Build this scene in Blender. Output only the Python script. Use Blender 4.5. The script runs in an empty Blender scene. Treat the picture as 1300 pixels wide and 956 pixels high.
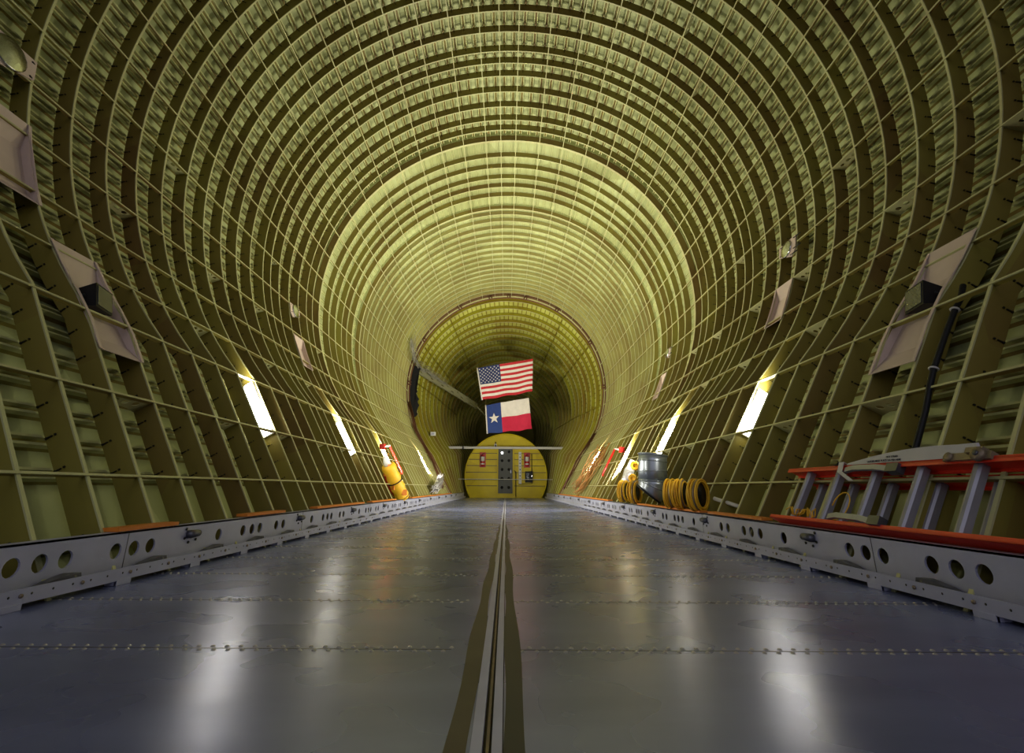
import bpy, math, random
from mathutils import Vector, Matrix
from mathutils.geometry import tessellate_polygon
random.seed(7)
pi = math.pi
scene = bpy.context.scene
col = scene.collection

# ------------------------------------------------------------------ camera
F_PX = 620.0
pitch = math.atan(186.0 / F_PX)
cd = bpy.data.cameras.new('camera'); cam = bpy.data.objects.new('camera', cd); col.objects.link(cam)
cd.sensor_fit = 'HORIZONTAL'; cd.sensor_width = 36.0; cd.lens = 36.0 * F_PX / 1300.0
cd.shift_x = 6.5 / 1300.0
cd.shift_y = -45.0 / 1300.0
cd.clip_start = 0.02; cd.clip_end = 200
cam.matrix_world = (Matrix.Translation((0.03, 0, 0.447)) @ Matrix.Rotation(pi / 2 + pitch, 4, 'X')
                    @ Matrix.Rotation(math.radians(0.35), 4, 'Z'))
scene.camera = cam

# ------------------------------------------------------------------ view, world, big lights
vs = scene.view_settings
vs.view_transform = 'Standard'; vs.look = 'None'; vs.gamma = 1.0; vs.exposure = 0.0
vs.use_curve_mapping = False
W = bpy.data.worlds.new('world'); scene.world = W; W.use_nodes = True
bg = W.node_tree.nodes['Background']
wn, wl = W.node_tree.nodes, W.node_tree.links
wtc = wn.new('ShaderNodeTexCoord'); wsx = wn.new('ShaderNodeSeparateXYZ'); wcr = wn.new('ShaderNodeValToRGB')
wl.new(wtc.outputs['Generated'], wsx.inputs[0]); wl.new(wsx.outputs['Z'], wcr.inputs[0]); wl.new(wcr.outputs[0], bg.inputs[0])
# daylight enters through the open nose behind the camera: pale sky above a dark ground
wcr.color_ramp.elements[0].position = 0.0; wcr.color_ramp.elements[0].color = (0.05, 0.05, 0.055, 1)
wcr.color_ramp.elements[1].position = 0.10; wcr.color_ramp.elements[1].color = (0.68, 0.67, 0.80, 1)
bg.inputs[1].default_value = 0.80

def area(name, loc, target, power, colr, sx, sy=None, spread=math.radians(160)):
    l = bpy.data.lights.new(name, 'AREA'); l.energy = power; l.color = colr
    l.shape = 'RECTANGLE'; l.size = sx; l.size_y = sy or sx; l.spread = spread
    o = bpy.data.objects.new(name, l); col.objects.link(o); o.location = loc
    d = Vector(target) - Vector(loc)
    o.rotation_euler = d.to_track_quat('-Z', 'Y').to_euler()
    return o

TUBE_COL = (1.0, 0.94, 0.78)
TUBE_POWER = 130
# each lit strip lamp on the lower walls throws its light across the hull

# ------------------------------------------------------------------ materials
def nt(name):
    m = bpy.data.materials.new(name); m.use_nodes = True
    return m, m.node_tree.nodes, m.node_tree.links, m.node_tree.nodes['Principled BSDF']

def simple(name, c, rough=0.5, metal=0.0, noise=0.15, scale=6.0, bump=0.0, spec=0.5):
    m, n, l, b = nt(name)
    b.inputs['Roughness'].default_value = rough; b.inputs['Metallic'].default_value = metal
    b.inputs['Specular IOR Level'].default_value = spec
    tc = n.new('ShaderNodeTexCoord'); nz = n.new('ShaderNodeTexNoise'); nz.inputs['Scale'].default_value = scale
    nz.inputs['Detail'].default_value = 4
    l.new(tc.outputs['Object'], nz.inputs['Vector'])
    mx = n.new('ShaderNodeMix'); mx.data_type = 'RGBA'
    mx.inputs[6].default_value = tuple(x * (1 - noise) for x in c) + (1,)
    mx.inputs[7].default_value = tuple(min(1, x * (1 + noise)) for x in c) + (1,)
    l.new(nz.outputs['Fac'], mx.inputs[0]); l.new(mx.outputs[2], b.inputs['Base Color'])
    if bump:
        bp = n.new('ShaderNodeBump'); bp.inputs['Strength'].default_value = bump; bp.inputs['Distance'].default_value = 0.01
        l.new(nz.outputs['Fac'], bp.inputs['Height']); l.new(bp.outputs[0], b.inputs['Normal'])
    return m

def primer(name, ca, cb, rough=0.45, scale=0.9, objvar=0.5, spec=0.4):
    """zinc chromate primer: large soft patches, panel to panel differences and small streaks"""
    m, n, l, b = nt(name)
    b.inputs['Roughness'].default_value = rough; b.inputs['Specular IOR Level'].default_value = spec
    g = n.new('ShaderNodeNewGeometry')
    n1 = n.new('ShaderNodeTexNoise'); n1.inputs['Scale'].default_value = scale; n1.inputs['Detail'].default_value = 3
    l.new(g.outputs['Position'], n1.inputs['Vector'])
    vo = n.new('ShaderNodeTexVoronoi'); vo.inputs['Scale'].default_value = 0.8
    l.new(g.outputs['Position'], vo.inputs['Vector'])
    sp = n.new('ShaderNodeSeparateColor'); l.new(vo.outputs['Color'], sp.inputs[0])
    oi = n.new('ShaderNodeObjectInfo')
    a = n.new('ShaderNodeMath'); a.operation = 'MULTIPLY_ADD'; a.inputs[1].default_value = 0.35
    l.new(sp.outputs[0], a.inputs[0]); l.new(n1.outputs['Fac'], a.inputs[2])
    a2 = n.new('ShaderNodeMath'); a2.operation = 'MULTIPLY_ADD'; a2.inputs[1].default_value = objvar
    l.new(oi.outputs['Random'], a2.inputs[0]); l.new(a.outputs[0], a2.inputs[2])
    mr = n.new('ShaderNodeMapRange'); mr.inputs[1].default_value = 0.45; mr.inputs[2].default_value = 0.85 + objvar
    l.new(a2.outputs[0], mr.inputs[0])
    n2 = n.new('ShaderNodeTexNoise'); n2.inputs['Scale'].default_value = 2.2; n2.inputs['Detail'].default_value = 3
    l.new(g.outputs['Position'], n2.inputs['Vector'])
    mx = n.new('ShaderNodeMix'); mx.data_type = 'RGBA'
    mx.inputs[6].default_value = ca + (1,); mx.inputs[7].default_value = cb + (1,)
    l.new(mr.outputs[0], mx.inputs[0])
    m2 = n.new('ShaderNodeMix'); m2.data_type = 'RGBA'; m2.blend_type = 'MULTIPLY'; m2.inputs[0].default_value = 0.22
    l.new(mx.outputs[2], m2.inputs[6]); l.new(n2.outputs['Fac'], m2.inputs[7])
    gm = n.new('ShaderNodeHueSaturation'); gm.inputs['Saturation'].default_value = 1.1; gm.inputs['Value'].default_value = 1.2
    l.new(m2.outputs[2], gm.inputs['Color'])
    l.new(gm.outputs[0], b.inputs['Base Color'])
    return m

M = {}
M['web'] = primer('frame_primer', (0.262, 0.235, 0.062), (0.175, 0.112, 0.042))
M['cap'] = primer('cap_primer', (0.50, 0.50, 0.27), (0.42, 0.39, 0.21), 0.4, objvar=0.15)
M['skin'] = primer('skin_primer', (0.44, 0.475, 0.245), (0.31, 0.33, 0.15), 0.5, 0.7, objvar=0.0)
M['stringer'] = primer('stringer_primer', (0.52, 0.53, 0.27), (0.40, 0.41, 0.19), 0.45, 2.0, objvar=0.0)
M['clip'] = simple('dark_clip', (0.012, 0.011, 0.006), 0.5)
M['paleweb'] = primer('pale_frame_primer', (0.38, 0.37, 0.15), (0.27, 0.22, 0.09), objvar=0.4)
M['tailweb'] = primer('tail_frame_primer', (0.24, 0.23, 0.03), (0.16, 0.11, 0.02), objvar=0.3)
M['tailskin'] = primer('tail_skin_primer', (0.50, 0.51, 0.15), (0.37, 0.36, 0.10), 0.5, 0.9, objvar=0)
M['rust'] = simple('red_brown_tube', (0.13, 0.05, 0.025), 0.5, 0.2, 0.4, 5)
M['black'] = simple('black_paint', (0.012, 0.012, 0.013), 0.5, spec=0.25)
M['alu'] = simple('brushed_aluminium', (0.44, 0.45, 0.60), 0.42, 0.2, 0.16, 7, 0.05)
M['alu_dark'] = simple('dull_aluminium', (0.12, 0.12, 0.14), 0.4, 0.7, 0.25, 9)
M['pink'] = simple('pale_tray_paint', (0.60, 0.47, 0.40), 0.5, 0.0, 0.10, 9)
M['glass_lamp'] = simple('lamp_glass', (0.06, 0.065, 0.075), 0.15, 0.2, 0.4, 30)
M['chrome'] = simple('chrome_lamp', (0.7, 0.72, 0.75), 0.12, 1.0, 0.2, 30)
M['red'] = simple('red_fibreglass', (0.75, 0.035, 0.012), 0.35, 0, 0.12, 5)
M['redpaint'] = simple('red_paint', (0.50, 0.012, 0.008), 0.35)
M['rung'] = simple('rung_aluminium', (0.36, 0.36, 0.40), 0.4, 0.4, 0.15, 12)
M['orange'] = simple('orange_board', (0.72, 0.22, 0.02), 0.5, 0, 0.15, 4)
M['yellow'] = simple('yellow_fabric', (0.95, 0.50, 0.02), 0.55, 0, 0.2, 14, 0.2)
M['duct'] = simple('galvanised_duct', (0.36, 0.40, 0.47), 0.33, 0.75, 0.16, 8)
M['white'] = simple('white_paint', (0.75, 0.75, 0.73), 0.5, 0, 0.08)
M['strap'] = simple('white_strap', (0.62, 0.60, 0.58), 0.7, 0, 0.1)
M['brown'] = simple('worn_brown_metal', (0.26, 0.20, 0.13), 0.5, 0.4, 0.35, 25, 0.2)
M['silver'] = simple('silver_foil', (0.70, 0.68, 0.72), 0.3, 0.6, 0.3, 30, 0.6)
M['copper'] = simple('orange_wire', (0.52, 0.24, 0.07), 0.5, 0.1, 0.3, 9)
M['disc'] = primer('yellow_bulkhead', (0.72, 0.58, 0.035), (0.60, 0.46, 0.025), 0.45, 1.2, objvar=0)
M['door'] = simple('dark_grey_door', (0.075, 0.080, 0.078), 0.5, 0.1, 0.15)
M['flagred'] = simple('flag_red', (0.42, 0.012, 0.022), 0.8)
M['flagwhite'] = simple('flag_white', (0.64, 0.59, 0.54), 0.8)
M['flagblue'] = simple('flag_blue', (0.012, 0.022, 0.10), 0.8)
M['texred'] = simple('flag_crimson', (0.48, 0.008, 0.045), 0.8)
M['texblue'] = simple('flag_navy', (0.012, 0.035, 0.17), 0.8)
M['beam'] = simple('grey_beam', (0.26, 0.25, 0.15), 0.5, 0.2, 0.15)
M['wiregrey'] = simple('grey_wire', (0.20, 0.19, 0.15), 0.5)
M['ink'] = simple('label_ink', (0.03, 0.03, 0.05), 0.6)

def emis(name, c, s):
    m, n, l, b = nt(name)
    b.inputs['Base Color'].default_value = c + (1,)
    b.inputs['Emission Color'].default_value = c + (1,); b.inputs['Emission Strength'].default_value = s
    return m
M['tube'] = emis('lit_tube', (1.0, 0.96, 0.84), 18.0)
M['lamp_dot'] = emis('lit_lamp', (1.0, 1.0, 0.95), 8.0)
M['redglow'] = emis('lit_red_tube', (1.0, 0.10, 0.06), 1.2)

# floor metal
def floor_mat():
    m, n, l, b = nt('floor_plate_metal')
    g = n.new('ShaderNodeNewGeometry')
    mp = n.new('ShaderNodeMapping'); mp.inputs['Scale'].default_value = (0.7, 2.2, 1)
    l.new(g.outputs['Position'], mp.inputs['Vector'])
    nz = n.new('ShaderNodeTexNoise'); nz.inputs['Scale'].default_value = 1.6; nz.inputs['Detail'].default_value = 4
    nz.inputs['Roughness'].default_value = 0.5
    l.new(mp.outputs[0], nz.inputs['Vector'])
    cr = n.new('ShaderNodeValToRGB'); l.new(nz.outputs['Fac'], cr.inputs[0])
    cr.color_ramp.elements[0].position = 0.25; cr.color_ramp.elements[0].color = (0.155, 0.178, 0.35, 1)
    cr.color_ramp.elements[1].position = 0.78; cr.color_ramp.elements[1].color = (0.245, 0.28, 0.51, 1)
    l.new(cr.outputs[0], b.inputs['Base Color'])
    b.inputs['Metallic'].default_value = 0.4
    n2 = n.new('ShaderNodeTexNoise'); n2.inputs['Scale'].default_value = 3; n2.inputs['Detail'].default_value = 2
    l.new(g.outputs['Position'], n2.inputs['Vector'])
    mr = n.new('ShaderNodeMapRange'); mr.inputs[3].default_value = 0.24; mr.inputs[4].default_value = 0.32
    mr.inputs[1].default_value = 0.3; mr.inputs[2].default_value = 0.7
    l.new(n2.outputs['Fac'], mr.inputs[0]); l.new(mr.outputs[0], b.inputs['Roughness'])
    bp = n.new('ShaderNodeBump'); bp.inputs['Strength'].default_value = 0.03; bp.inputs['Distance'].default_value = 0.02
    l.new(n2.outputs['Fac'], bp.inputs['Height']); l.new(bp.outputs[0], b.inputs['Normal'])
    return m
M['floor'] = floor_mat()
M['rivet'] = simple('floor_rivet', (0.50, 0.48, 0.52), 0.3, 0.6, 0.1)
M['seam'] = simple('worn_seam', (0.10, 0.095, 0.095), 0.45, 0.6, 0.3, 12)
M['wornstrip'] = simple('worn_brown_strip', (0.085, 0.070, 0.055), 0.5, 0.4, 0.35, 6)
M['darkstrip'] = simple('dark_strip', (0.035, 0.035, 0.037), 0.5, 0.3, 0.2, 6)

# ------------------------------------------------------------------ mesh helper
class MB:
    def __init__(s): s.v = []; s.f = []; s.m = []; s.mats = []; s.sm = []
    def mi(s, mat):
        if mat not in s.mats: s.mats.append(mat)
        return s.mats.index(mat)
    def add(s, vs_, fs_, mat, smooth=False):
        o = len(s.v); s.v += [tuple(p) for p in vs_]; k = s.mi(mat)
        for f in fs_: s.f.append([i + o for i in f]); s.m.append(k); s.sm.append(smooth)
    def box(s, c, size, mat, R=None):
        hx, hy, hz = [q / 2 for q in size]; vs_ = []
        for dz in (-hz, hz):
            for dx, dy in ((-hx, -hy), (hx, -hy), (hx, hy), (-hx, hy)):
                p = Vector((dx, dy, dz)); p = R @ p if R else p
                vs_.append(p + Vector(c))
        s.add(vs_, [(3, 2, 1, 0), (4, 5, 6, 7), (0, 1, 5, 4), (1, 2, 6, 5), (2, 3, 7, 6), (3, 0, 4, 7)], mat)
    def tube(s, pts, r, mat, n=8, cap=True):
        pts = [Vector(p) for p in pts]; rings = []
        rs = r if isinstance(r, (list, tuple)) else [r] * len(pts)
        up = None
        for i, p in enumerate(pts):
            a = pts[max(0, i - 1)]; b = pts[min(len(pts) - 1, i + 1)]
            t = (b - a).normalized()
            if up is None:
                up = Vector((0, 0, 1)) if abs(t.z) < 0.9 else Vector((1, 0, 0))
            u = (up - t * up.dot(t)).normalized(); w = t.cross(u); up = u
            rings.append([p + (u * math.cos(2 * pi * k / n) + w * math.sin(2 * pi * k / n)) * rs[i] for k in range(n)])
        vs_ = [q for rg in rings for q in rg]; fs_ = []
        for i in range(len(rings) - 1):
            for k in range(n):
                fs_.append((i * n + k, i * n + (k + 1) % n, (i + 1) * n + (k + 1) % n, (i + 1) * n + k))
        if cap: fs_.append(tuple(range(n - 1, -1, -1))); fs_.append(tuple((len(rings) - 1) * n + k for k in range(n)))
        s.add(vs_, fs_, mat, True)
    def bar(s, a, b, w, h, mat, up=(0, 0, 1)):
        a = Vector(a); b = Vector(b); t = (b - a).normalized(); up = Vector(up)
        u = t.cross(up).normalized(); v = u.cross(t).normalized(); vs_ = []
        for p in (a, b):
            for i, j in ((-1, -1), (1, -1), (1, 1), (-1, 1)): vs_.append(p + u * (i * w / 2) + v * (j * h / 2))
        s.add(vs_, [(3, 2, 1, 0), (4, 5, 6, 7), (0, 1, 5, 4), (1, 2, 6, 5), (2, 3, 7, 6), (3, 0, 4, 7)], mat)
    def sweep(s, rings, mat, closed=True, smooth=False):
        n = len(rings[0]); vs_ = [q for rg in rings for q in rg]; fs_ = []
        for i in range(len(rings) - 1):
            for k in range(n if closed else n - 1):
                fs_.append((i * n + k, i * n + (k + 1) % n, (i + 1) * n + (k + 1) % n, (i + 1) * n + k))
        if closed: fs_.append(tuple(range(n - 1, -1, -1))); fs_.append(tuple((len(rings) - 1) * n + k for k in range(n)))
        s.add(vs_, fs_, mat, smooth)
    def plate(s, loops, fn, th, mat):
        """loops: outline then holes as 2D lists; fn(u,v,w) gives the 3D point, w in 0..th"""
        tri = tessellate_polygon([[Vector((u, v, 0)) for u, v in lp] for lp in loops])
        flat = [p for lp in loops for p in lp]; n = len(flat)
        vs_ = [fn(u, v, 0) for u, v in flat] + [fn(u, v, th) for u, v in flat]
        fs_ = [tuple(t) for t in tri] + [tuple(i + n for i in reversed(t)) for t in tri]
        o = 0
        for lp in loops:
            k = len(lp)
            for i in range(k): j = (i + 1) % k; fs_.append((o + i, o + j, o + j + n, o + i + n))
            o += k
        s.add(vs_, fs_, mat)
    def torus(s, c, R, r, axis, mat, n=24, k=8):
        axis = Vector(axis).normalized(); q = axis.to_track_quat('Z', 'Y').to_matrix(); vs_ = []; fs_ = []
        for i in range(n):
            a = 2 * pi * i / n
            for j in range(k):
                b = 2 * pi * j / k
                p = Vector(((R + r * math.cos(b)) * math.cos(a), (R + r * math.cos(b)) * math.sin(a), r * math.sin(b)))
                vs_.append(q @ p + Vector(c))
                fs_.append((i * k + j, ((i + 1) % n) * k + j, ((i + 1) % n) * k + (j + 1) % k, i * k + (j + 1) % k))
        s.add(vs_, fs_, mat, True)
    def build(s, name, parent=None, **props):
        me = bpy.data.meshes.new(name); me.from_pydata(s.v, [], s.f)
        for mt in s.mats: me.materials.append(mt)
        me.polygons.foreach_set('material_index', s.m); me.polygons.foreach_set('use_smooth', s.sm); me.update()
        o = bpy.data.objects.new(name, me); col.objects.link(o)
        if parent: o.parent = parent; o.matrix_parent_inverse = parent.matrix_basis.inverted()
        for k_, v_ in props.items(): o[k_] = v_
        return o

def thing(name, label, cat, loc, group=None):
    o = bpy.data.objects.new(name, None); col.objects.link(o); o.location = loc; o.empty_display_size = 0.1
    o['label'] = label; o['category'] = cat
    if group: o['group'] = group
    return o
def tag(o, label, cat, group=None):
    o['label'] = label; o['category'] = cat
    if group: o['group'] = group
    return o
trim_count = [0]
def trim(mb):
    trim_count[0] += 1
    return mb.build('trim_%d' % trim_count[0], kind='structure')

# ------------------------------------------------------------------ hull surface
FOOT = (1.92, 0.2); TJ = 132.6; TW = 24.4
def lerp(a, b, t): return a + (b - a) * t
RT = [(-2, 3.67), (18.1, 3.67), (22, 3.16), (27, 2.70), (31, 2.10), (36, 1.5)]
CT = [(-2, 4.05), (18.1, 4.05), (22, 4.02), (27, 3.95), (31, 3.85), (36, 3.7)]
def tab(T, y):
    if y <= T[0][0]: return T[0][1]
    for (a, p), (b, q) in zip(T, T[1:]):
        if y <= b: return lerp(p, q, (y - a) / (b - a))
    return T[-1][1]
def P(y, th, off=0.0):
    # the ring frames lean slightly: their feet stand a little nearer than their crowns
    p = P0(y, th, off)
    return Vector((p.x, p.y - 0.014 * (7.72 - p.z) - 0.023 * p.x, p.z))
def P0(y, th, off=0.0):
    """point on the inner face of the frames; th = degrees from the crown, negative left; off outward"""
    sgn = -1 if th < 0 else 1; t = abs(th); R = tab(RT, y); cz = tab(CT, y)
    if t <= TJ:
        a = math.radians(t)
        return Vector((sgn * (R + off) * math.sin(a), y, cz + (R + off) * math.cos(a)))
    a = math.radians(TJ); jx, jz = R * math.sin(a), cz + R * math.cos(a)
    fx, fz = FOOT; f = (t - TJ) / TW
    L = math.hypot(jx - fx, jz - fz); nx, nz = (jz - fz) / L, -(jx - fx) / L
    if f < 0.15:
        k = f / 0.15; n0 = (math.sin(a), math.cos(a)); nx, nz = lerp(n0[0], nx, k), lerp(n0[1], nz, k)
    return Vector((sgn * (lerp(jx, fx, f) + nx * off), y, lerp(jz, fz, f) + nz * off))
TMAX = 163.0
def ths(step=2.6):
    n = int(round(TMAX / step)); r = [TMAX * i / n for i in range(n + 1)]
    r = sorted(set(r + [TJ]))
    return [-t for t in reversed(r)] + r[1:]
TH = ths()

# ---- frame positions
H = 7.3
near = [(0.813 + 0.0505 * k) * H for k in range(-14, 0)]
rows = [12, 38.6, 63.4, 78.5, 95, 115, 134, 151]
def fromtop(y):
    r = (619 - y) / 620.0
    return (1.09 / r - 0.30) * H
FR1 = near + [fromtop(y) for y in rows]
S1 = fromtop(177)
FR2 = [fromtop(y) for y in (197.7, 211.7, 225.3, 236.2, 247.9)]
S2 = fromtop(264)
FR3 = [fromtop(y) for y in (271, 279.7, 289, 297.5, 305, 312.8, 320, 326.8)]
while FR3[-1] < 17.5: FR3.append(FR3[-1] + 0.376)
RIM = 18.05
# skin offset from the frames' inner face
D1, G1 = 0.145, 0.070      # forward: frame depth, gap to the skin that the stringers pass through
D2, G2 = 0.125, 0.030
D3, G3 = 0.105, 0.025
def skin_off(y):
    if y < S1: return D1 + G1
    if y < S2: return D2 + G2
    if y < RIM: return D3 + G3
    return 0.15

LONG_L = [-2.0, -7.1] + [-7.1 - 7.75 * k for k in range(1, 11)] + [-92.5, -100.5, -108.4, -116.4, -124.3, -133.2, -142.9, -151.7]
LONG_R = [3.1] + [3.1 + 8.15 * k for k in range(1, 11)] + [92.5, 100.5, 108.4, 116.4, 124.3, 133.2, 142.9, 151.7]
LONGS = sorted(LONG_L + LONG_R)
STR = []
for a, b in zip(LONGS, LONGS[1:]):
    k = 3 if b - a > 6.5 else (2 if b - a > 5.05 else 2)
    for i in range(k): STR.append(a + (b - a) * (i + 0.5) / k)
STR = [-159.5, -156.0] + STR + [156.0, 159.5]

# ---- skin + stringers
def skin_part(name, tlo, thi):
    mb = MB(); tt = [t for t in TH if tlo - 1e-6 <= t <= thi + 1e-6]
    segs = [(-1.6, S1 - 0.02, M['skin']), (S1 - 0.02, S2 - 0.01, M['skin']), (S2 - 0.01, RIM, M['skin'])]
    for yy, oa, ob in ((S1 - .02, D2, D1 + G1 + .02), (S2 - .01, D3, D2 + G2 + .02), (RIM, D3 + .02, .17)):   # joggles between the skins
        mb.sweep([[P(yy, t, oa), P(yy, t, ob), P(yy, t, ob) + Vector((0, .004, 0)), P(yy, t, oa) + Vector((0, .004, 0))] for t in tt], M['skin'])
    for a, b, mt in segs:
        o = skin_off(a * .5 + b * .5)
        mb.sweep([[P(a, t, o) for t in tt], [P(b, t, o) for t in tt]], mt, closed=False)
        mb.sweep([[P(a, t, o + .02) for t in tt], [P(b, t, o + .02) for t in tt]], mt, closed=False)
    ys = [RIM, 19, 20, 21, 22, 23.5, 25, 27, 29, 31, 34]
    mb.sweep([[P(y, t, 0.15) for t in tt] for y in ys], M['tailskin'], closed=False)
    for t in STR:
        if not (tlo <= t < thi): continue
        for a, b, _ in segs:
            o = skin_off((a + b) / 2); g = (o - (D1 if b < S1 + .1 else D2 if b < S2 + .1 else D3))
            for dt in (-0.36, 0.36):
                w = 0.115 if b < S1 + .1 else .085; hb, ht = (.030, .062) if b < S1 + .1 else (.0, g * .8)
                if dt < 0 and b < S1 + .1:
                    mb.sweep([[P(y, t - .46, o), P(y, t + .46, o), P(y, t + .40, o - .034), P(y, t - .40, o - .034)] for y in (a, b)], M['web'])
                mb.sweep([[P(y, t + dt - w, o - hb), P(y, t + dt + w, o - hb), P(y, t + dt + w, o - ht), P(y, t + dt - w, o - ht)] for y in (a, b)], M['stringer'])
    # close longitudinal ribs of the tail skin
    k = int((thi - tlo) / 3.0)
    for i in range(k):
        t = tlo + (i + .5) * (thi - tlo) / k
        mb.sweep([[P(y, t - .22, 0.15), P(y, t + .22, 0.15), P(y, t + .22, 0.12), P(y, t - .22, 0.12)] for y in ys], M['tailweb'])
    return mb.build(name, kind='structure')
skin_part('ceiling', -TJ, TJ)
skin_part('wall_left', -TMAX, -TJ)
skin_part('wall_right', TJ, TMAX)

# ---- ring frames
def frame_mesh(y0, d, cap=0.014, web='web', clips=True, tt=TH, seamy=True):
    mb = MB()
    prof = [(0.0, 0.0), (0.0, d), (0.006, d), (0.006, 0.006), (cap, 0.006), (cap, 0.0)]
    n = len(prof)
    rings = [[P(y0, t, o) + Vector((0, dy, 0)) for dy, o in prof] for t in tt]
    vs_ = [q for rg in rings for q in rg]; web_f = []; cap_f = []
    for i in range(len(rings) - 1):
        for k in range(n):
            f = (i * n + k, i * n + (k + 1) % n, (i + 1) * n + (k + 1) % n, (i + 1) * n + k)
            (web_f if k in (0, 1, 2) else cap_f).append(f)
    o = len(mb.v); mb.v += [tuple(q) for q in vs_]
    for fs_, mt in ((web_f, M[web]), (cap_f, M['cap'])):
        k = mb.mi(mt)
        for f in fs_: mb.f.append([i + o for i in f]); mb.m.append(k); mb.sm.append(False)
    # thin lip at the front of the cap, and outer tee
    mb.sweep([[P(y0, t, o) + Vector((0, dy, 0)) for dy, o in ((-.006, 0), (0, 0), (0, .008), (-.006, .008))] for t in tt], M['cap'])
    if clips:
        for t in STR:
            if abs(t) > 161: continue
            mt = M['clip']
            for oa, ob, w in ((d - 0.040, d - 0.008, 0.045), (d - 0.012, d - 0.004, 0.09), (d - 0.060, d - 0.051, 0.07)):
                ps = [P(y0, t - w, oa), P(y0, t + w, oa), P(y0, t + w, ob), P(y0, t - w, ob)]
                f0 = [p + Vector((0, -0.001, 0)) for p in ps]; f1 = [p + Vector((0, -0.009, 0)) for p in ps]
                mb.add(f0 + f1, [(3, 2, 1, 0), (4, 5, 6, 7), (0, 1, 5, 4), (1, 2, 6, 5), (2, 3, 7, 6), (3, 0, 4, 7)], mt)
    return mb
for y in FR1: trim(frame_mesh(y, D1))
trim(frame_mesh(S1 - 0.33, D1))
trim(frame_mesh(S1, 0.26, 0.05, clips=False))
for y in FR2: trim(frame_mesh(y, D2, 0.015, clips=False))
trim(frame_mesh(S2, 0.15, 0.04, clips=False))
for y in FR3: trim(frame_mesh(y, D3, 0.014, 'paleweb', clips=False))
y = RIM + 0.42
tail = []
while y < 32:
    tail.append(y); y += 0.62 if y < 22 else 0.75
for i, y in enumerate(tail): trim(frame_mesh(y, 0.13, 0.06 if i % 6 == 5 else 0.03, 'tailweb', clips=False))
# ---- heavy joint ring with red-brown pipes
mb = frame_mesh(RIM, 0.16, 0.09, 'web', clips=False)
for off, yy, r in ((0.03, RIM - 0.06, 0.022), (0.085, RIM - 0.09, 0.018), (-0.02, RIM + 0.12, 0.025)):
    mb.tube([P(RIM, t, off) + Vector((0, yy - RIM, 0)) for t in TH if abs(t) < 158], r, M['rust'], 6)
for t in (-30, -10, 1.5, 12, 33, -60, 62, -88, 90):
    for dt in (-.8, .8):
        p = P(RIM, t + dt, 0.02); q = P(RIM, t + dt, -0.12)
        mb.bar(p + Vector((0, -.12, 0)), q + Vector((0, -.12, 0)), 0.04, 0.10, M['rust'], (0, 1, 0))
trim(mb)

# ---- longerons
def bay_list(yl, yh, phase, step):
    ys = FR1 + [S1 - .33, S1]
    out = []
    for i in range(len(ys) - 1):
        if i % step == phase: out.append((ys[i], ys[i + 1]))
    return out
def oval(cx, cy, rx, ry, n=14): return [(cx + rx * math.cos(2 * pi * i / n), cy + ry * math.sin(2 * pi * i / n)) for i in range(n)]
def longeron(t, gus):
    mb = MB(); k = 57.3 / 3.67
    for a, b in ((-1.2, S1 - .01), (S1 + .01, RIM - .03)):
        wd = 0.026 if b < S1 + .1 else 0.02
        mb.sweep([[P(y, t - .0065 * k, -.006), P(y, t + .0065 * k, -.006), P(y, t + .0065 * k, 0), P(y, t - .0065 * k, 0)] for y in (a, b)], M['cap'])
        mb.sweep([[P(y, t - .002 * k, 0), P(y, t + .002 * k, 0), P(y, t + .002 * k, wd), P(y, t - .002 * k, wd)] for y in (a, b)], M['web'])
    for a, b in gus:
        L = b - a - 0.01; d = D1
        outl = [(0, 0.001)] + [(L * i / 8, 0.001) for i in range(1, 9)] + [(L, d)] + \
               [(L * (1 - i / 8), d - 0.10 * math.sin(pi * i / 8) * 0.35) for i in range(1, 8)] + [(0, d)]
        holes = [oval(L * f, d * .42, L * .075, d * .14) for f in (.25, .5, .75)]
        kk = 57.3 / 3.67
        mb.plate([outl, holes[0], holes[1], holes[2]], lambda u, v, w: P(a + .008 + u, t + (0.004 + w) * kk, v), 0.004, M['cap'])
    return trim(mb)
for t in LONGS:
    g = []
    at_ = abs(t)
    if 105 < at_ < 112: g = bay_list(0, 9, 5, 7) + bay_list(0, 9, 1, 7)
    elif 122 < at_ < 126: g = bay_list(0, 9, 2, 4)
    elif 140 < at_ < 145: g = bay_list(0, 9, 0, 3)
    elif 90 < at_ < 94: g = bay_list(0, 9, 3, 7)
    elif 74 < at_ < 78.5: g = bay_list(0, 9, 5, 5)
    elif 52 < at_ < 55: g = bay_list(0, 9, 2, 6)
    elif 36 < at_ < 44: g = bay_list(0, 9, 4, 8)
    longeron(t, g)
# a few ribs that run on into the tail
for t in (-84, -62, -38, 38, 62, 100):
    mb = MB(); ys = [RIM + .1, 20, 22, 24.5, 27]
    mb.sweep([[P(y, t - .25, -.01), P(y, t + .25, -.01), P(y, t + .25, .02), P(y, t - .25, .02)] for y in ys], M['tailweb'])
    trim(mb)
# dark tail end
mb = MB()
ring = [P(33.8, t, 0.2) for t in TH]
mb.add(ring + [p + Vector((0, .1, 0)) for p in ring], [tuple(range(len(ring))), tuple(range(2 * len(ring) - 1, len(ring) - 1, -1))], M['tailweb'])
mb.build('wall_back', kind='structure')

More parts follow.
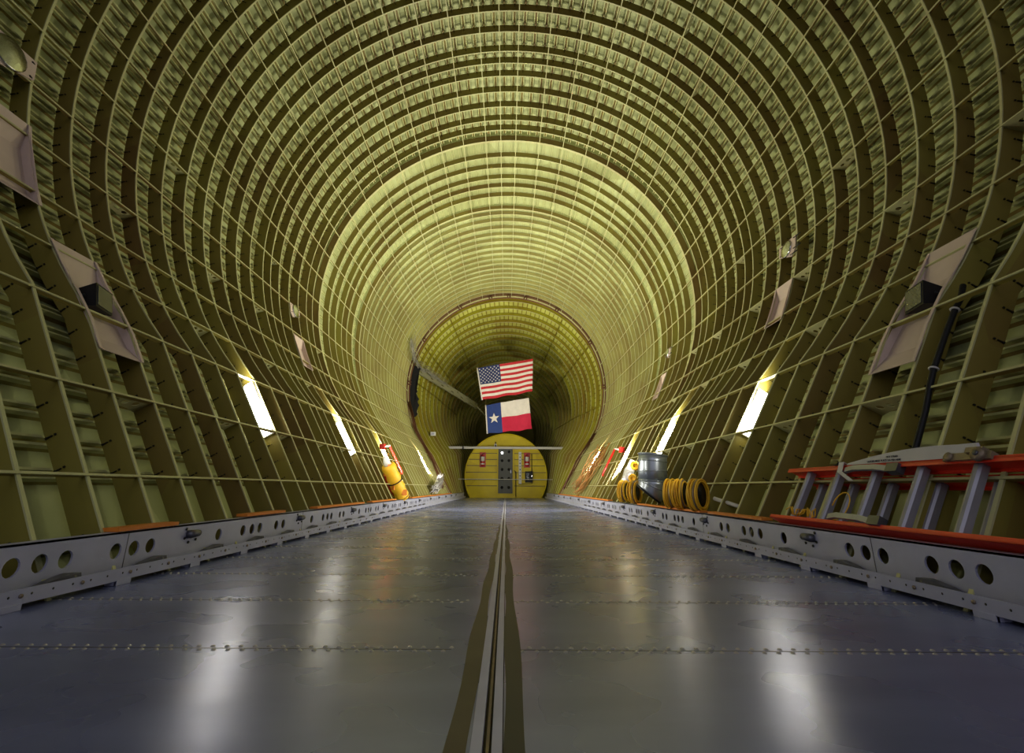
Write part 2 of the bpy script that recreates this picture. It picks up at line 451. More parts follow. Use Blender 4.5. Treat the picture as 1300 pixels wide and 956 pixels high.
# ------------------------------------------------------------------ floor
FX = 1.87; FEND = 23.2
mb = MB()
def slab(x0, x1, y0, y1, zt, zb, mt): mb.box(((x0 + x1) / 2, (y0 + y1) / 2, (zt + zb) / 2), (x1 - x0, y1 - y0, zt - zb), mt)
slab(-FX - .3, -0.032, -1.6, FEND, 0, -0.06, M['floor'])
slab(0.028, FX + .3, -1.6, FEND, 0, -0.06, M['floor'])
slab(-0.032, 0.028, -1.6, FEND, -0.03, -0.06, M['clip'])
# double rivet rows along every plate joint, with a thin joint line
rowsY = [1.60 + 0.62 * i for i in range(-3, 35)]
for r, yy in enumerate(rowsY):
    for x0, x1 in ((-1.84, -0.125), (0.06, 1.84)):
        slab(x0, x1, yy - .0025, yy + .0025, 0.0006, -0.004, M['seam'])
        if yy > 14: continue
        n = int((x1 - x0) / (0.040 if yy < 6 else 0.06))
        for i in range(n):
            x = x0 + (i + .5) * (x1 - x0) / n
            for dy, dx in ((-.017, 0), (.017, .5 * (x1 - x0) / n)):
                if dy > 0 and yy > 7: continue
                rr = 0.0080; k = 6; c = (x + dx, yy + dy)
                vs_ = [(c[0] + rr * math.cos(2 * pi * j / k), c[1] + rr * math.sin(2 * pi * j / k), -.0002) for j in range(k)]
                vs_ += [(c[0] + rr * .5 * math.cos(2 * pi * j / k), c[1] + rr * .5 * math.sin(2 * pi * j / k), .0034) for j in range(k)]
                mb.add(vs_, [(j, (j + 1) % k, k + (j + 1) % k, k + j) for j in range(k)] + [tuple(range(k, 2 * k))], M['rivet'], True)
mb.build('floor', kind='structure')

# sub floor beyond and below, so the rails stand over something
mb = MB(); mb.box((0, 11, -0.16), (4.4, 26, 0.04), M['alu_dark']); mb.build('floor', kind='structure')

# centre guide track
t = thing('guide_track', 'long straight guide track with a dark slot down the middle of the floor', 'track', (0, 0, 0))
for x0, x1, nm in ((-0.031, -0.010, 'track_rail'), (0.007, 0.026, 'track_rail')):
    m_ = MB(); m_.box(((x0 + x1) / 2, 10.9, -.006), (x1 - x0, 24.6, 0.022), M['alu']); m_.build(nm, t)
m_ = MB(); m_.box((-0.0015, 10.9, -.018), (0.006, 24.6, 0.012), M['brown']); m_.build('slot_liner', t, label='thin brown liner in the slot')
t = None
def wobble_strip(name, xs, label, mt):
    m_ = MB(); n = 50; L = []; Rr = []
    for i in range(n + 1):
        y = 0.2 + 6.3 * i / n; w = max(0.05, 1 - (i / n) ** 2)
        a = xs[0] + 0.004 * math.sin(i * .9) + (1 - w) * (xs[1] - xs[0]) * (.7 if xs[0] < 0 else 0)
        b = xs[1] + 0.005 * math.sin(i * .6 + 1) - (1 - w) * (xs[1] - xs[0]) * (0 if xs[0] < 0 else .7)
        L.append(Vector((a, y, 0.0012))); Rr.append(Vector((b, y, 0.0012)))
    m_.sweep([[L[i], Rr[i], Rr[i] - Vector((0, 0, .0008)), L[i] - Vector((0, 0, .0008))] for i in range(n + 1)], mt)
    return tag(m_.build(name), label, 'strip')
wobble_strip('tape_strip', (-0.078, -0.034), 'brown worn strip of old tape along the left edge of the floor track', M['wornstrip'])
wobble_strip('tape_strip', (0.029, 0.072), 'dark grey strip of tape along the right edge of the floor track', M['darkstrip'])

# ------------------------------------------------------------------ cargo rails
def cargo_rail(sg, label):
    t = thing('cargo_rail', label, 'rail', (sg * 1.85, 0.3, 0), 'cargo rails along the floor edges')
    Y0, Y1 = 0.25, 23.0; Ztop = 0.226; X = sg * 1.85
    # side plate, built in lengths with the round holes cut through
    def circ(c, z, r=.036, n=16): return [(c + r * math.cos(2 * pi * i / n), z + r * math.sin(2 * pi * i / n)) for i in range(n)]
    holes = []; latches = []
    base = 3.13
    for k in range(-2, 13):
        b = base + 1.6 * k
        if k == 0: pass
        latches.append(b)
        for q in (.30, .61, .74, .86, 1.14, 1.27): holes.append(b + q)
    holes = [h for h in holes if not (1.4 < h < 3.0)]
    holes += [2.03, 2.15, 2.27, 2.55, 2.67, 2.79]
    latches = [l for l in latches if not (1.4 < l < 1.7)]
    cuts = [Y0 + (Y1 - Y0) * i / 10 for i in range(11)]
    # move the cuts away from holes
    def clear(c):
        while any(abs(c - h) < 0.05 for h in holes): c += 0.03
        return c
    cuts = [cuts[0]] + [clear(c) for c in cuts[1:-1]] + [cuts[-1]]
    m_ = MB()
    for a, b in zip(cuts, cuts[1:]):
        lp = [[(a, 0.03), (b, 0.03), (b, Ztop), (a, Ztop)]] + [circ(h, 0.142) for h in holes if a < h < b]
        m_.plate(lp, lambda u, v, w: Vector((X + sg * w, u, v)), 0.009, M['alu'])
        m_.box((X + sg * .0045, b, .14), (.012, .004, .16), M['alu_dark'])
    m_.build('side_plate', t)
    m_ = MB(); m_.box((X + sg * .035, (Y0 + Y1) / 2, Ztop - .004), (.07, Y1 - Y0, .008), M['alu']); m_.build('top_flange', t)
    m_ = MB(); m_.box((X - sg * .03, (Y0 + Y1) / 2, .040), (.06, Y1 - Y0, .006), M['alu_dark']); m_.build('roller_tray', t, label='dark channel between plate and lower strip')
    # lower strip with small holes (dark plugs) and feet
    m_ = MB(); xs = X - sg * .075
    m_.box((xs, (Y0 + Y1) / 2, .0475), (.008, Y1 - Y0, .053), M['alu'])
    y = Y0 + .06
    while y < 14:
        m_.tube([(xs - sg * .0045, y, .052), (xs + sg * .001, y, .052)], .0048, M['clip'], 8); y += 0.092
    m_.build('lower_strip', t)
    y = Y0 + .06 + .092 * .5; i = 0
    while y < 7:
        if i % 3 == 0:
            m_ = MB(); m_.tube([(xs - sg * .004, y, .050), (xs - sg * .010, y, .050)], .0078, M['brown'], 6); m_.build('bolt', t, label='brown hex bolt')
        y += 0.092; i += 1
    y = 0.32
    while y < 22.8:
        m_ = MB(); m_.box((X - sg * .055, y, .012), (.055, .09, .022), M['alu']); m_.box((xs, y, .014), (.009, .09, .026), M['alu']); m_.build('foot', t); y += 0.553
    # locking paws in the channel and spring latches on the plate
    y = 0.55; i = 0
    while y < 12:
        m_ = MB()
        m_.sweep([[Vector((X - sg * .012, y + a, .05)), Vector((X - sg * .05, y + a, .05)), Vector((X - sg * .05, y + a, .05 + h)), Vector((X - sg * .012, y + a, .05 + h))] for a, h in ((-.11, .004), (-.05, .024), (.05, .040), (.10, .036), (.11, .006))], M['alu_dark'])
        m_.tube([(X - sg * .052, y + .07, .068), (X - sg * .010, y + .07, .068)], .013, M['alu_dark'], 10)
        m_.build('locking_pawl', t, label='dark grey wedge shaped pawl'); y += 0.553
    for b in latches:
        if b > 20: continue
        m_ = MB()
        m_.tube([(X - sg * .0, b - .035, .172), (X - sg * .02, b - .03, .172), (X - sg * .024, b + .03, .174), (X - sg * .012, b + .05, .176)], [.022, .024, .020, .010], M['alu_dark'], 10)
        for dy, dz in ((-.055, .03), (-.06, -.02), (.05, -.035), (-.02, -.045)):
            m_.tube([(X + sg * .001, b + dy, .172 + dz), (X - sg * .006, b + dy, .172 + dz)], .008, M['clip'], 6)
        m_.build('latch', t, label='dark spring latch')
    return t
cargo_rail(-1, 'long grey perforated metal rail along the left edge of the floor')
cargo_rail(1, 'long grey perforated metal rail along the right edge, beside the ladder')

# orange boards lying behind the rails
def board(sg, y0, y1, zt, label):
    m_ = MB(); X = sg * 1.905
    m_.sweep([[Vector((X - .04, y, zt - .018)), Vector((X + .04, y, zt - .018)), Vector((X + .04, y, zt)), Vector((X - .04, y, zt))] for y in (y0, y1)], M['orange'])
    tag(m_.build('orange_board'), label, 'board', 'orange boards behind the rails')
board(-1, 2.56, 3.02, .246, 'orange board behind the left rail, nearest the camera')
board(-1, 3.80, 4.45, .250, 'orange board behind the left rail, second from the camera')
board(-1, 5.2, 6.9, .250, 'long orange board behind the left rail, third from the camera')
board(-1, 7.3, 8.9, .250, 'orange board behind the left rail in front of the wrapped roll')
board(-1, 10.4, 18.0, .247, 'long thin orange board behind the far left rail')
board(1, 3.72, 4.7, .250, 'orange board behind the right rail beside the end of the ladder')
board(1, 4.9, 7.2, .248, 'orange board under the duct and the coils on the right')
board(1, 9.2, 18.0, .247, 'long thin orange board behind the far right rail')

# ------------------------------------------------------------------ flood lamp trays
def tray(sg, y0, y1, tt, tb, label, big=True):
    """pale sheet tray filling one bay between two frames"""
    s = sg; c = P((y0 + y1) / 2, s * (tt + tb) / 2)
    t = thing('lamp_tray', label, 'tray', c, 'pale lamp trays on the walls')
    m_ = MB(); W_ = 0.006
    h = tb - tt
    def Q(y, f, o): return P(y, s * (tt + h * f), o)
    d = 0.05
    def quad(a, b, c_, e):
        n = (Vector(b) - Vector(a)).cross(Vector(e) - Vector(a)).normalized() * .004
        m_.add([a, b, c_, e] + [Vector(p) + n for p in (a, b, c_, e)], [(0, 1, 2, 3), (7, 6, 5, 4), (0, 4, 5, 1), (1, 5, 6, 2), (2, 6, 7, 3), (3, 7, 4, 0)], M['pink'])
    o0 = -0.012
    i0, i1 = y0 + .06, y1 - .008
    quad(Q(y0, 0, o0), Q(y1, 0, o0), Q(i1, .28, d), Q(i0, .28, d))       # sloping top
    quad(Q(i0, .28, d), Q(i1, .28, d), Q(i1, .84, d), Q(i0, .84, d))     # back
    quad(Q(i0, .84, d), Q(i1, .84, d), Q(y1, 1, o0), Q(y0, 1, o0))       # sloping foot
    quad(Q(y0, 0, o0), Q(i0, .28, d), Q(i0, .84, d), Q(y0, 1, o0))       # near side
    quad(Q(y1, 0, o0), Q(i1, .28, d), Q(i1, .84, d), Q(y1, 1, o0))       # far side
    m_.build('pan', t)
    for yy in (y0, y1):
        m_ = MB()
        m_.sweep([[Q(yy, f, o0 - .004) + Vector((0, -.012, 0)), Q(yy, f, o0 - .004) + Vector((0, .012, 0)), Q(yy, f, o0) + Vector((0, .012, 0)), Q(yy, f, o0) + Vector((0, -.012, 0))] for f in (0, .25, .5, .75, 1)], M['pink'])
        m_.build('rim', t)
    return t, Q
def flood(sg, c, label, sc=1.0, tgt=None):
    t = thing('flood_lamp', label, 'lamp', c, 'black flood lamps in the wall trays')
    f = (Vector(tgt) - Vector(c)).normalized()
    q = f.to_track_quat('Y', 'Z').to_matrix(); c = Vector(c)
    m_ = MB(); w, dpt, h = .20 * sc, .12 * sc, .15 * sc
    r0 = [(-w / 2, .06, -h / 2), (w / 2, .06, -h / 2), (w / 2, .06, h / 2), (-w / 2, .06, h / 2)]
    r1 = [(x * .72, -.06 * sc, z * .72) for x, _, z in r0]
    m_.add([c + q @ Vector(p) for p in r0 + r1], [(0, 1, 2, 3), (7, 6, 5, 4), (0, 4, 5, 1), (1, 5, 6, 2), (2, 6, 7, 3), (3, 7, 4, 0)], M['black'])
    for k in range(5):
        x = (-.3 + .15 * k) * w
        m_.box(c + q @ Vector((x, -.075 * sc, 0)), (.006, .035, h * .6), M['black'], q)
    m_.build('housing', t)
    m_ = MB(); m_.box(c + q @ Vector((0, .062, 0)), (w * .86, .006, h * .82), M['glass_lamp'], q); m_.build('lens', t)
    m_ = MB()
    n = Vector((sg, 0, -.55)).normalized()
    m_.tube([c + q @ Vector((-w * .55, 0, 0)), c + q @ Vector((-w * .55, 0, 0)) + n * .09, c + q @ Vector((w * .55, 0, 0)) + n * .09, c + q @ Vector((w * .55, 0, 0))], .007, M['black'], 6)
    m_.tube([c + n * .08, c + n * .05 + Vector((0, .05, -.10)), c + n * .10 + Vector((0, .12, -.12)), c + n * .13 + Vector((0, .1, -.03))], .004, M['alu_dark'], 6)
    m_.build('bracket', t)
def nearest(y, L=None): return min(L or (FR1 + [S1 - .33, S1] + FR2), key=lambda q: abs(q - y))
fa, fb = near[5], near[6]
def bay(y):
    ys = sorted(FR1 + [S1 - .33, S1] + FR2 + [S2])
    for a, b in zip(ys, ys[1:]):
        if a <= y < b: return a, b
a, b = bay(3.2)
tray(-1, a, b, 123.2, 138.0, 'pale sheet metal tray holding the black flood lamp on the near left wall')
flood(-1, (-2.79, (a + b) / 2 - .05, 1.655), 'black flood lamp in the pale tray on the near left wall', 1.1, (.5, 4.0, 2.3))
tray(1, a, b, 122.5, 139.5, 'pale sheet metal tray holding the black flood lamp on the near right wall')
flood(1, (2.80, (a + b) / 2 - .15, 1.665), 'black flood lamp in the pale tray on the near right wall', 1.1, (-.5, 3.8, 2.3))
a, b = bay(2.9)
tray(-1, a, b, 107.0, 118.5, 'pale stained tray at the left edge of the picture below the round lamp')
a2, b2 = bay(5.75); tray(1, a2, b2, 108.5, 117.5, 'pale tray on the right wall directly below the small round lamp')
a3, b3 = bay(7.7); tray(-1, a3, b3, 109.5, 118.5, 'small pale tray half way along the left wall')
a4, b4 = bay(10.5); tray(1, a4, b4, 109.5, 119.0, 'narrow pale tray farthest along the right wall')
def round_plate(sg, y0, y1, ta, tb, label, lamp_label):
    m_ = MB(); s = sg
    sk = (y1 - y0) * .2
    pts = [(y0, ta), (y1, ta), (y1, (ta + tb) / 2 + .3), (y0 + sk, tb), (y0, tb - (tb - ta) * .3)]
    lo = [P(y, s * t, -.020) for y, t in pts]; hi = [P(y, s * t, -.008) for y, t in pts]; n = len(pts)
    m_.add(lo + hi, [tuple(range(n)), tuple(range(2 * n - 1, n - 1, -1))] + [(i, (i + 1) % n, n + (i + 1) % n, n + i) for i in range(n)], M['pink'])
    c = P((y0 + y1) / 2, s * (ta + tb) / 2)
    for i, (y, t) in enumerate(pts):
        q = P(lerp(y, (y0 + y1) / 2, .2), s * lerp(t, (ta + tb) / 2, .2), -.024)
        m_.tube([q, P(q.y, s * lerp(t, (ta + tb) / 2, .2), -.018)], .007, M['clip'], 6)
    t_ = thing('round_lamp', label, 'lamp', c, 'round lamps on pale plates')
    m_.build('mounting_plate', t_)
    r = (y1 - y0) * .27; yy = (y0 + y1) / 2; tm = (ta + tb) / 2 - .3; prof = [(1.12, -.022), (1.12, -.040), (1.0, -.044), (.85, -.050), (.5, -.064), (.02, -.070)]
    m_ = MB(); N = 20; rings = []
    for rr, o in prof:
        rings.append([P(yy + r * rr * math.cos(2 * pi * i / N), s * (tm + math.degrees(r * rr * math.sin(2 * pi * i / N) / 3.67)), o) for i in range(N)])
    m_.sweep(rings, M['chrome'], True, True)
    m_.build('lens', t_, label='chrome ringed glass lens')
round_plate(-1, a - .05, b, 97.5, 102.3, 'round chrome lamp on a pale plate at the upper left edge', '')
round_plate(1, a2, b2, 99.0, 103.2, 'round chrome lamp on a pale plate on the right wall above a tray', '')
round_plate(-1, a3, b3, 100.4, 104.2, 'small round lamp half way along the left wall', '')
round_plate(1, a4, b4, 100.4, 104.0, 'small round lamp farthest along the right wall', '')

# ------------------------------------------------------------------ strip lights (mounted on the web of a frame)
def strip_light(sg, yf, t0, t1, label, power):
    c = P(yf, sg * (t0 + t1) / 2, .07)
    t = thing('strip_light', label, 'light', c, 'lit strip lights low on the walls')
    k = [t0 + (t1 - t0) * i / 8 for i in range(9)]
    m_ = MB()
    m_.sweep([[P(yf, sg * q, o) + Vector((0, dy, 0)) for o, dy in ((.012, -.003), (.135, -.003), (.125, -.045), (.022, -.045))] for q in k], M['white'])
    m_.build('housing', t)
    m_ = MB(); kk = k[0:]
    m_.sweep([[P(yf, sg * q, o) + Vector((0, dy, 0)) for o, dy in ((.020, -.047), (.127, -.047), (.100, -.075), (.045, -.075))] for q in kk], M['tube'])
    m_.build('diffuser', t, label='glowing white diffuser')
    for q in (t0, t1):
        m_ = MB(); m_.sweep([[P(yf, sg * (q + e), o) + Vector((0, dy, 0)) for o, dy in ((.012, -.003), (.135, -.003), (.127, -.040), (.020, -.040))] for e in (-.25, .25)], M['white']); m_.build('end_cap', t)
    # the lamp's own light, inside the bay just in front of its diffuser
    n_ = (P(yf, sg * (t0 + t1) / 2, 0) - P(yf, sg * (t0 + t1) / 2, .1)).normalized()
    p0 = P(yf, sg * (t0 + t1) / 2, .035) + Vector((0, -.12, 0))
    l = area('strip_lamp_light', p0, p0 + n_ + Vector((0, .55, .25)), TUBE_POWER * power, TUBE_COL, .55, .10, math.radians(165))
    al = (P(yf, sg * t0, 0) - P(yf, sg * t1, 0)).normalized()
    zl = -(n_ + Vector((0, .55, .25))).normalized(); xl = (al - zl * al.dot(zl)).normalized(); yl = zl.cross(xl)
    l.rotation_euler = Matrix((xl, yl, zl)).transposed().to_euler()
def tz(z): return TJ + TW * (1.567 - z) / (1.567 - .2)
strip_light(-1, nearest(5.2), tz(1.52), tz(1.0), 'lit strip light nearest the camera on the left wall', .28)
strip_light(-1, nearest(7.85), tz(1.46), tz(.97), 'second lit strip light along the left wall', 1.3)
strip_light(-1, nearest(15.3, FR3), tz(1.32), tz(.86), 'far thin strip light on the left wall beside the silver bundle', 1.8)
strip_light(-1, nearest(10.4), tz(1.0), tz(.80), 'strip light partly hidden behind the wrapped roll on the left wall', 1.9)
strip_light(1, nearest(10.4), tz(1.0), tz(.80), 'strip light partly hidden behind the silver canister on the right wall', 1.9)
strip_light(1, nearest(5.15), tz(1.45), tz(1.02), 'lit strip light nearest the camera on the right wall', .28)
strip_light(1, nearest(7.85), tz(1.46), tz(.98), 'lit strip light just above the grey duct', 1.3)
strip_light(1, nearest(14.3, FR3), tz(1.45), tz(.86), 'far thin strip light on the right wall above orange wires', 1.8)

# ------------------------------------------------------------------ ladder
t = thing('extension_ladder', 'red and grey extension ladder lying on its side against the right wall', 'ladder', (1.95, 2.5, .226))
B0 = Vector((1.925, 0, .244)); Tv = Vector((.50, 0, .866)); Nv = Vector((-.866, 0, .50)); LW = .345
def lp(y, tt, nn): return B0 + Tv * tt + Nv * nn + Vector((0, y, 0))
def lbox(mb, y0, y1, t0, t1, n0, n1, mt):
    vs_ = [lp(y, tt, nn) for y in (y0, y1) for tt, nn in ((t0, n0), (t1, n0), (t1, n1), (t0, n1))]
    mb.add(vs_, [(3, 2, 1, 0), (4, 5, 6, 7), (0, 1, 5, 4), (1, 2, 6, 5), (2, 3, 7, 6), (3, 0, 4, 7)], mt)
for sec, (nc, ys, ye, tl) in enumerate(((0.02, 1.0, 3.60, LW), (-0.075, 1.0, 3.52, LW - .03))):
    for side in (0, 1):
        tb = -.014 if side == 0 else tl
        m_ = MB()
        lbox(m_, ys, ye, tb if side else tb, tb + .006 if side == 0 else tb + .014, nc - .042, nc + .042, M['red'])
        fl = (0, .024) if side == 0 else (-.016, .012)
        if side == 0: fl = (-.014, .012)
        lbox(m_, ys, ye, tb + (0 if side == 0 else -.014), tb + (.022 if side == 0 else .012), nc + .036, nc + .042, M['red'])
        lbox(m_, ys, ye, tb + (0 if side == 0 else -.014), tb + (.022 if side == 0 else .012), nc - .042, nc - .036, M['red'])
        m_.build('side_rail', t)
    for k in range(8):
        y = 3.385 - .305 * k
        m_ = MB(); rings = []
        for tt in (-.004, tl + .002):
            rings.append([lp(y + .020 * cy, tt, nc + .024 * cn) for cy, cn in ((-1, -.8), (-.6, -1), (.6, -1), (1, -.8), (1, .5), (.6, .9), (.0, 1.05), (-.6, .9), (-1, .5))])
        m_.sweep(rings, M['rung'])
        m_.tube([lp(y, tl + .012, nc), lp(y, tl + .020, nc)], .012, M['rung'], 8)
        m_.build('rung', t)
# rung locks
for tt, nm in ((LW - .035, 1), (.012, 0)):
    m_ = MB()
    m_.sweep([[lp(y, tt + b, .05 + a), lp(y, tt + b, .068 + a), lp(y, tt + .03 + b, .068 + a), lp(y, tt + .03 + b, .05 + a)] for y, a, b in ((2.98, 0, 0), (2.90, .008, .008), (2.72, .012, .002), (2.62, .004, -.008))], M['rung'])
    lbox(m_, 2.56, 2.64, tt - .012, tt + .035, .035, .078, M['alu_dark'])
    m_.build('rung_lock', t, label='grey hooked rung lock')
# pale sleeve on the upper rail with its printed label
m_ = MB(); rings = []
N = 18
for i in range(N + 1):
    f = i / N; y = 2.98 - .84 * f; b = .010 + .052 * math.sin(pi * min(.62, f * .70))
    p = lp(y, LW + .012, .066)
    rings.append([p, p + Vector((.010, 0, b)), p + Vector((.022, 0, b)), p + Vector((.03, 0, 0))])
m_.sweep(rings, M['strap'], True, False); m_.build('rail_sleeve', t, label='pale grey printed sleeve over the upper rail')
def text(s, size, org, xdir, ydir, parent, mt, name='lettering', label=None, ext=0.0008):
    cu = bpy.data.curves.new(name, 'FONT'); cu.body = s; cu.size = size; cu.extrude = ext
    o = bpy.data.objects.new(name, cu); col.objects.link(o)
    dg = bpy.context.evaluated_depsgraph_get(); me = bpy.data.meshes.new_from_object(o.evaluated_get(dg))
    bpy.data.objects.remove(o); me.materials.clear(); me.materials.append(mt)
    o = bpy.data.objects.new(name, me); col.objects.link(o)
    xd = Vector(xdir).normalized(); yd = Vector(ydir).normalized(); zd = xd.cross(yd)
    mw = Matrix((xd, yd, zd)).transposed().to_4x4(); mw.translation = Vector(org)
    o.parent = parent; o.matrix_parent_inverse = parent.matrix_basis.inverted(); o.matrix_basis = mw
    if label: o['label'] = label
    return o
pz = lp(2.66, LW + .012, .066)
text('NOT STAND', .014, pz + Vector((.002, 0, .024)), (0, -1, 0), (.18, 0, 1), t, M['ink'])
text('LADDER MUST PLACE 210 MIN HERE', .015, lp(2.80, LW + .012, .066) + Vector((-.003, 0, .006)), (0, -1, 0), (.18, 0, 1), t, M['ink'])
# pulley, strap and twine
m_ = MB()
lbox(m_, 2.07, 2.30, LW - .005, LW + .030, .045, .075, M['brown']); lbox(m_, 2.10, 2.18, LW + .02, LW + .045, .02, .09, M['brown'])
m_.tube([lp(2.12, LW + .012, .072), lp(2.12, LW + .012, .092)], .030, M['brown'], 16)
m_.tube([lp(2.12, LW + .012, .092), lp(2.12, LW + .012, .098)], .012, M['alu_dark'], 12)
m_.tube([lp(2.27, LW + .012, .070), lp(2.27, LW + .012, .085)], .020, M['brown'], 14)
m_.build('pulley', t, label='worn brown pulley block')
m_ = MB()
pts = [lp(3.02, LW + .026, -.03), lp(3.02, LW + .026, .072), lp(3.0, LW - .04, .075), lp(2.90, LW - .09, .06)]
m_.sweep([[p + Vector((0, -.022, 0)), p + Vector((0, .022, 0)), p + Vector((0, .022, 0)) + Nv * .003 + Tv * .003, p + Vector((0, -.022, 0)) + Nv * .003 + Tv * .003] for p in pts], M['strap'])
m_.build('tie_strap', t, label='white strap round the upper rail')
m_ = MB()
for k in range(26):
    pass
pts = [lp(3.42 - .012 * k, .045 + .03 * math.sin(k * 1.7), .05 + .02 * math.cos(k * 1.3)) for k in range(26)]
m_.tube(pts, .0045, M['yellow'], 5)
pts = [lp(2.92 + .07 * math.cos(a), .10 + .085 * math.sin(a), .055) for a in [i * .45 for i in range(13)]]
m_.tube(pts, .0035, M['yellow'], 5)
m_.build('twine', t, label='loose yellow twine')
m_ = MB()
pts = [lp(3.10 + .05 * math.cos(k * 2.1), LW + .03 + .018 * math.sin(k * 2.6), .03 + .03 * math.sin(k * 1.9)) for k in range(22)]
m_.tube(pts, .006, M['black'], 5); m_.build('cord_knot', t, label='black knotted cord')

# black cable down the right wall
m_ = MB()
pts = [(2.78, 2.74, 1.64), (2.72, 2.72, 1.54), (2.66, 2.71, 1.47), (2.54, 2.69, 1.30), (2.41, 2.67, 1.10), (2.355, 2.66, 1.0), (2.29, 2.65, .86), (2.18, 2.64, .66), (2.13, 2.64, .57)]
m_.tube([Vector(p) + Vector((.02, 0, 0)) for p in pts], .016, M['black'], 8)
for k in (2, 4): m_.torus(Vector(pts[k]) + Vector((.02, 0, 0)), .02, .006, Vector(pts[k + 1]) - Vector(pts[k]), M['strap'], 12, 6)
tag(m_.build('black_cable'), 'thick black cable hanging down the near right wall to the ladder', 'cable')

# ------------------------------------------------------------------ duct, coils, bundles
t = thing('ventilation_duct', 'large grey galvanised duct elbow standing behind the right rail', 'duct', (1.86, 6.45, .25))
r = .178; cx, cy = 1.90, 6.45
m_ = MB(); path = [(cx + .02, cy, .86), (cx + .01, cy, .78), (cx, cy, .66), (cx, cy, .54)]
for i in range(1, 6):
    a = math.radians(7.2 * i); path.append((cx - .34 * (1 - math.cos(a)), cy + .11 * (1 - math.cos(a)), .54 - .34 * math.sin(a) * .80))
m_.tube(path[:4], r, M['duct'], 32); m_.build('upper_section', t)
m_ = MB(); m_.tube(path[3:], [r * 1.01, r * 1.01, r * 1.01, r * 1.0, r * .98, r * .95], M['duct'], 32); m_.build('elbow', t)
for k, nm in ((0, 'top_band'), (1, 'band'), (2, 'band'), (3, 'band'), (5, 'band')):
    m_ = MB(); d_ = Vector(path[k + 1]) - Vector(path[k]); m_.torus(path[k], r + .002, .008 if k else .011, d_, M['duct'], 36, 8); m_.build(nm, t)
m_ = MB(); d_ = (Vector(path[-1]) - Vector(path[-2])).normalized(); e = Vector(path[-1])
m_.tube([e, e + d_ * .006], r * .93, M['black'], 28); m_.torus(e, r * .95, .012, d_, M['black'], 32, 8); m_.build('open_end', t, label='dark open mouth')

def coil(c, R, axis, n, w, label, inner=None):
    t = thing('hose_coil', label, 'hose', (c[0], c[1], c[2] - R), 'coils of yellow duct hose')
    ax = Vector(axis).normalized(); m_ = MB(); rnd = random.Random(int(c[1] * 100))
    for k in range(n):
        o = (k - (n - 1) / 2) * w / max(1, n - 1)
        rr = .55 * w / n
        j = ax + Vector((rnd.uniform(-.1, .1), rnd.uniform(-.1, .1), rnd.uniform(-.1, .1)))
        m_.torus(Vector(c) + ax * o, R - rr - rnd.uniform(0, .012), rr, j, M['yellow'] if k % 4 != 3 else M['brown'], 30, 8)
        m_.torus(Vector(c) + ax * (o + .004), R - .035, rr, ax, M['yellow'], 24, 6)
    m_.build('hose', t)
    m_ = MB(); m_.tube([Vector(c) - ax * w * .35, Vector(c) + ax * w * .35], R * .72, M[inner or 'black'], 16); m_.build('core', t, label='dark core')
    return t
coil((1.87, 7.95, .405), .17, (.85, -.6, .0), 5, .09, 'yellow hose coil farthest from the camera on the right rail, left of the duct')
coil((1.86, 7.25, .395), .165, (.85, -.6, .0), 5, .09, 'yellow hose coil touching the left side of the grey duct')
coil((1.88, 5.72, .395), .165, (.8, -.6, .0), 5, .085, 'yellow hose coil just right of the grey duct')
coil((1.88, 5.38, .392), .16, (.8, -.6, .0), 4, .07, 'middle yellow hose coil right of the grey duct')
tt_ = coil((1.90, 4.98, .39), .16, (.7, -.75, .0), 5, .085, 'yellow hose coil with dark blue fabric, nearest the ladder', 'black')
m_ = MB(); m_.tube([(1.98, 4.80, .36), (2.08, 4.62, .31), (2.13, 4.50, .28)], .018, M['strap'], 8); m_.build('hose_end', tt_, label='white hose end')
t = thing('equipment_case', 'white and silver canister leaning on the wall behind the duct', 'canister', (2.02, 8.3, .45))
m_ = MB(); m_.tube([(2.00, 8.45, .47), (2.05, 8.45, .60), (2.09, 8.45, .72)], .085, M['silver'], 20); m_.build('body', t)
m_ = MB(); m_.tube([(2.09, 8.45, .72), (2.12, 8.45, .78), (2.16, 8.45, .90)], [.084, .07, .045], M['white'], 18); m_.build('cap', t)
for k, (c, R) in enumerate((((2.08, 8.0, .79), .075), ((2.03, 8.0, .60), .07))):
    coil(c, R, (.5, 1, 0), 3, .07, ['upper small yellow hose loop behind the grey duct', 'lower small yellow hose loop behind the grey duct'][k], 'yellow')

t = thing('wrapped_roll', 'orange and yellow wrapped roll leaning on the left wall, tied with a black cord', 'roll', (-1.9, 9.6, .24))
A = Vector((-1.89, 9.55, .245)); Bp = Vector((-2.13, 9.2, .83)); d_ = (Bp - A)
m_ = MB(); pts = [A + d_ * (i / 12) for i in range(13)]
m_.tube(pts, [.125 + .010 * math.sin(i * 1.9) for i in range(13)], M['yellow'], 20)
for i, (f, a) in enumerate(((.15, .4), (.3, 2.4), (.55, .9), (.72, 2.9), (.85, 1.5), (.42, 4.4))):
    p = A + d_ * f + Vector((math.cos(a) * .09, -.08, math.sin(a) * .05)); m_.box(p, (.09, .05, .10), M['orange'], Matrix.Rotation(a, 3, 'Z'))
m_.build('wrapping', t)
m_ = MB(); m_.torus(A + d_ * .52, .135, .010, d_, M['black'], 24, 6); m_.torus(A + d_ * .05, .128, .008, d_, M['black'], 24, 6); m_.build('tie_cord', t)
m_ = MB(); m_.tube([Bp, Bp + d_ * .12, Bp + d_ * .24], [.075, .055, .02], M['white'], 16); m_.build('cone_tip', t, label='white pointed tip')
m_ = MB(); m_.tube([A + Vector((-.14, -.1, .05)), A + d_ * .3 + Vector((-.15, -.08, 0)), A + d_ * .75 + Vector((-.12, -.08, 0))], .02, M['redpaint'], 6); m_.build('side_strap', t, label='red strap')

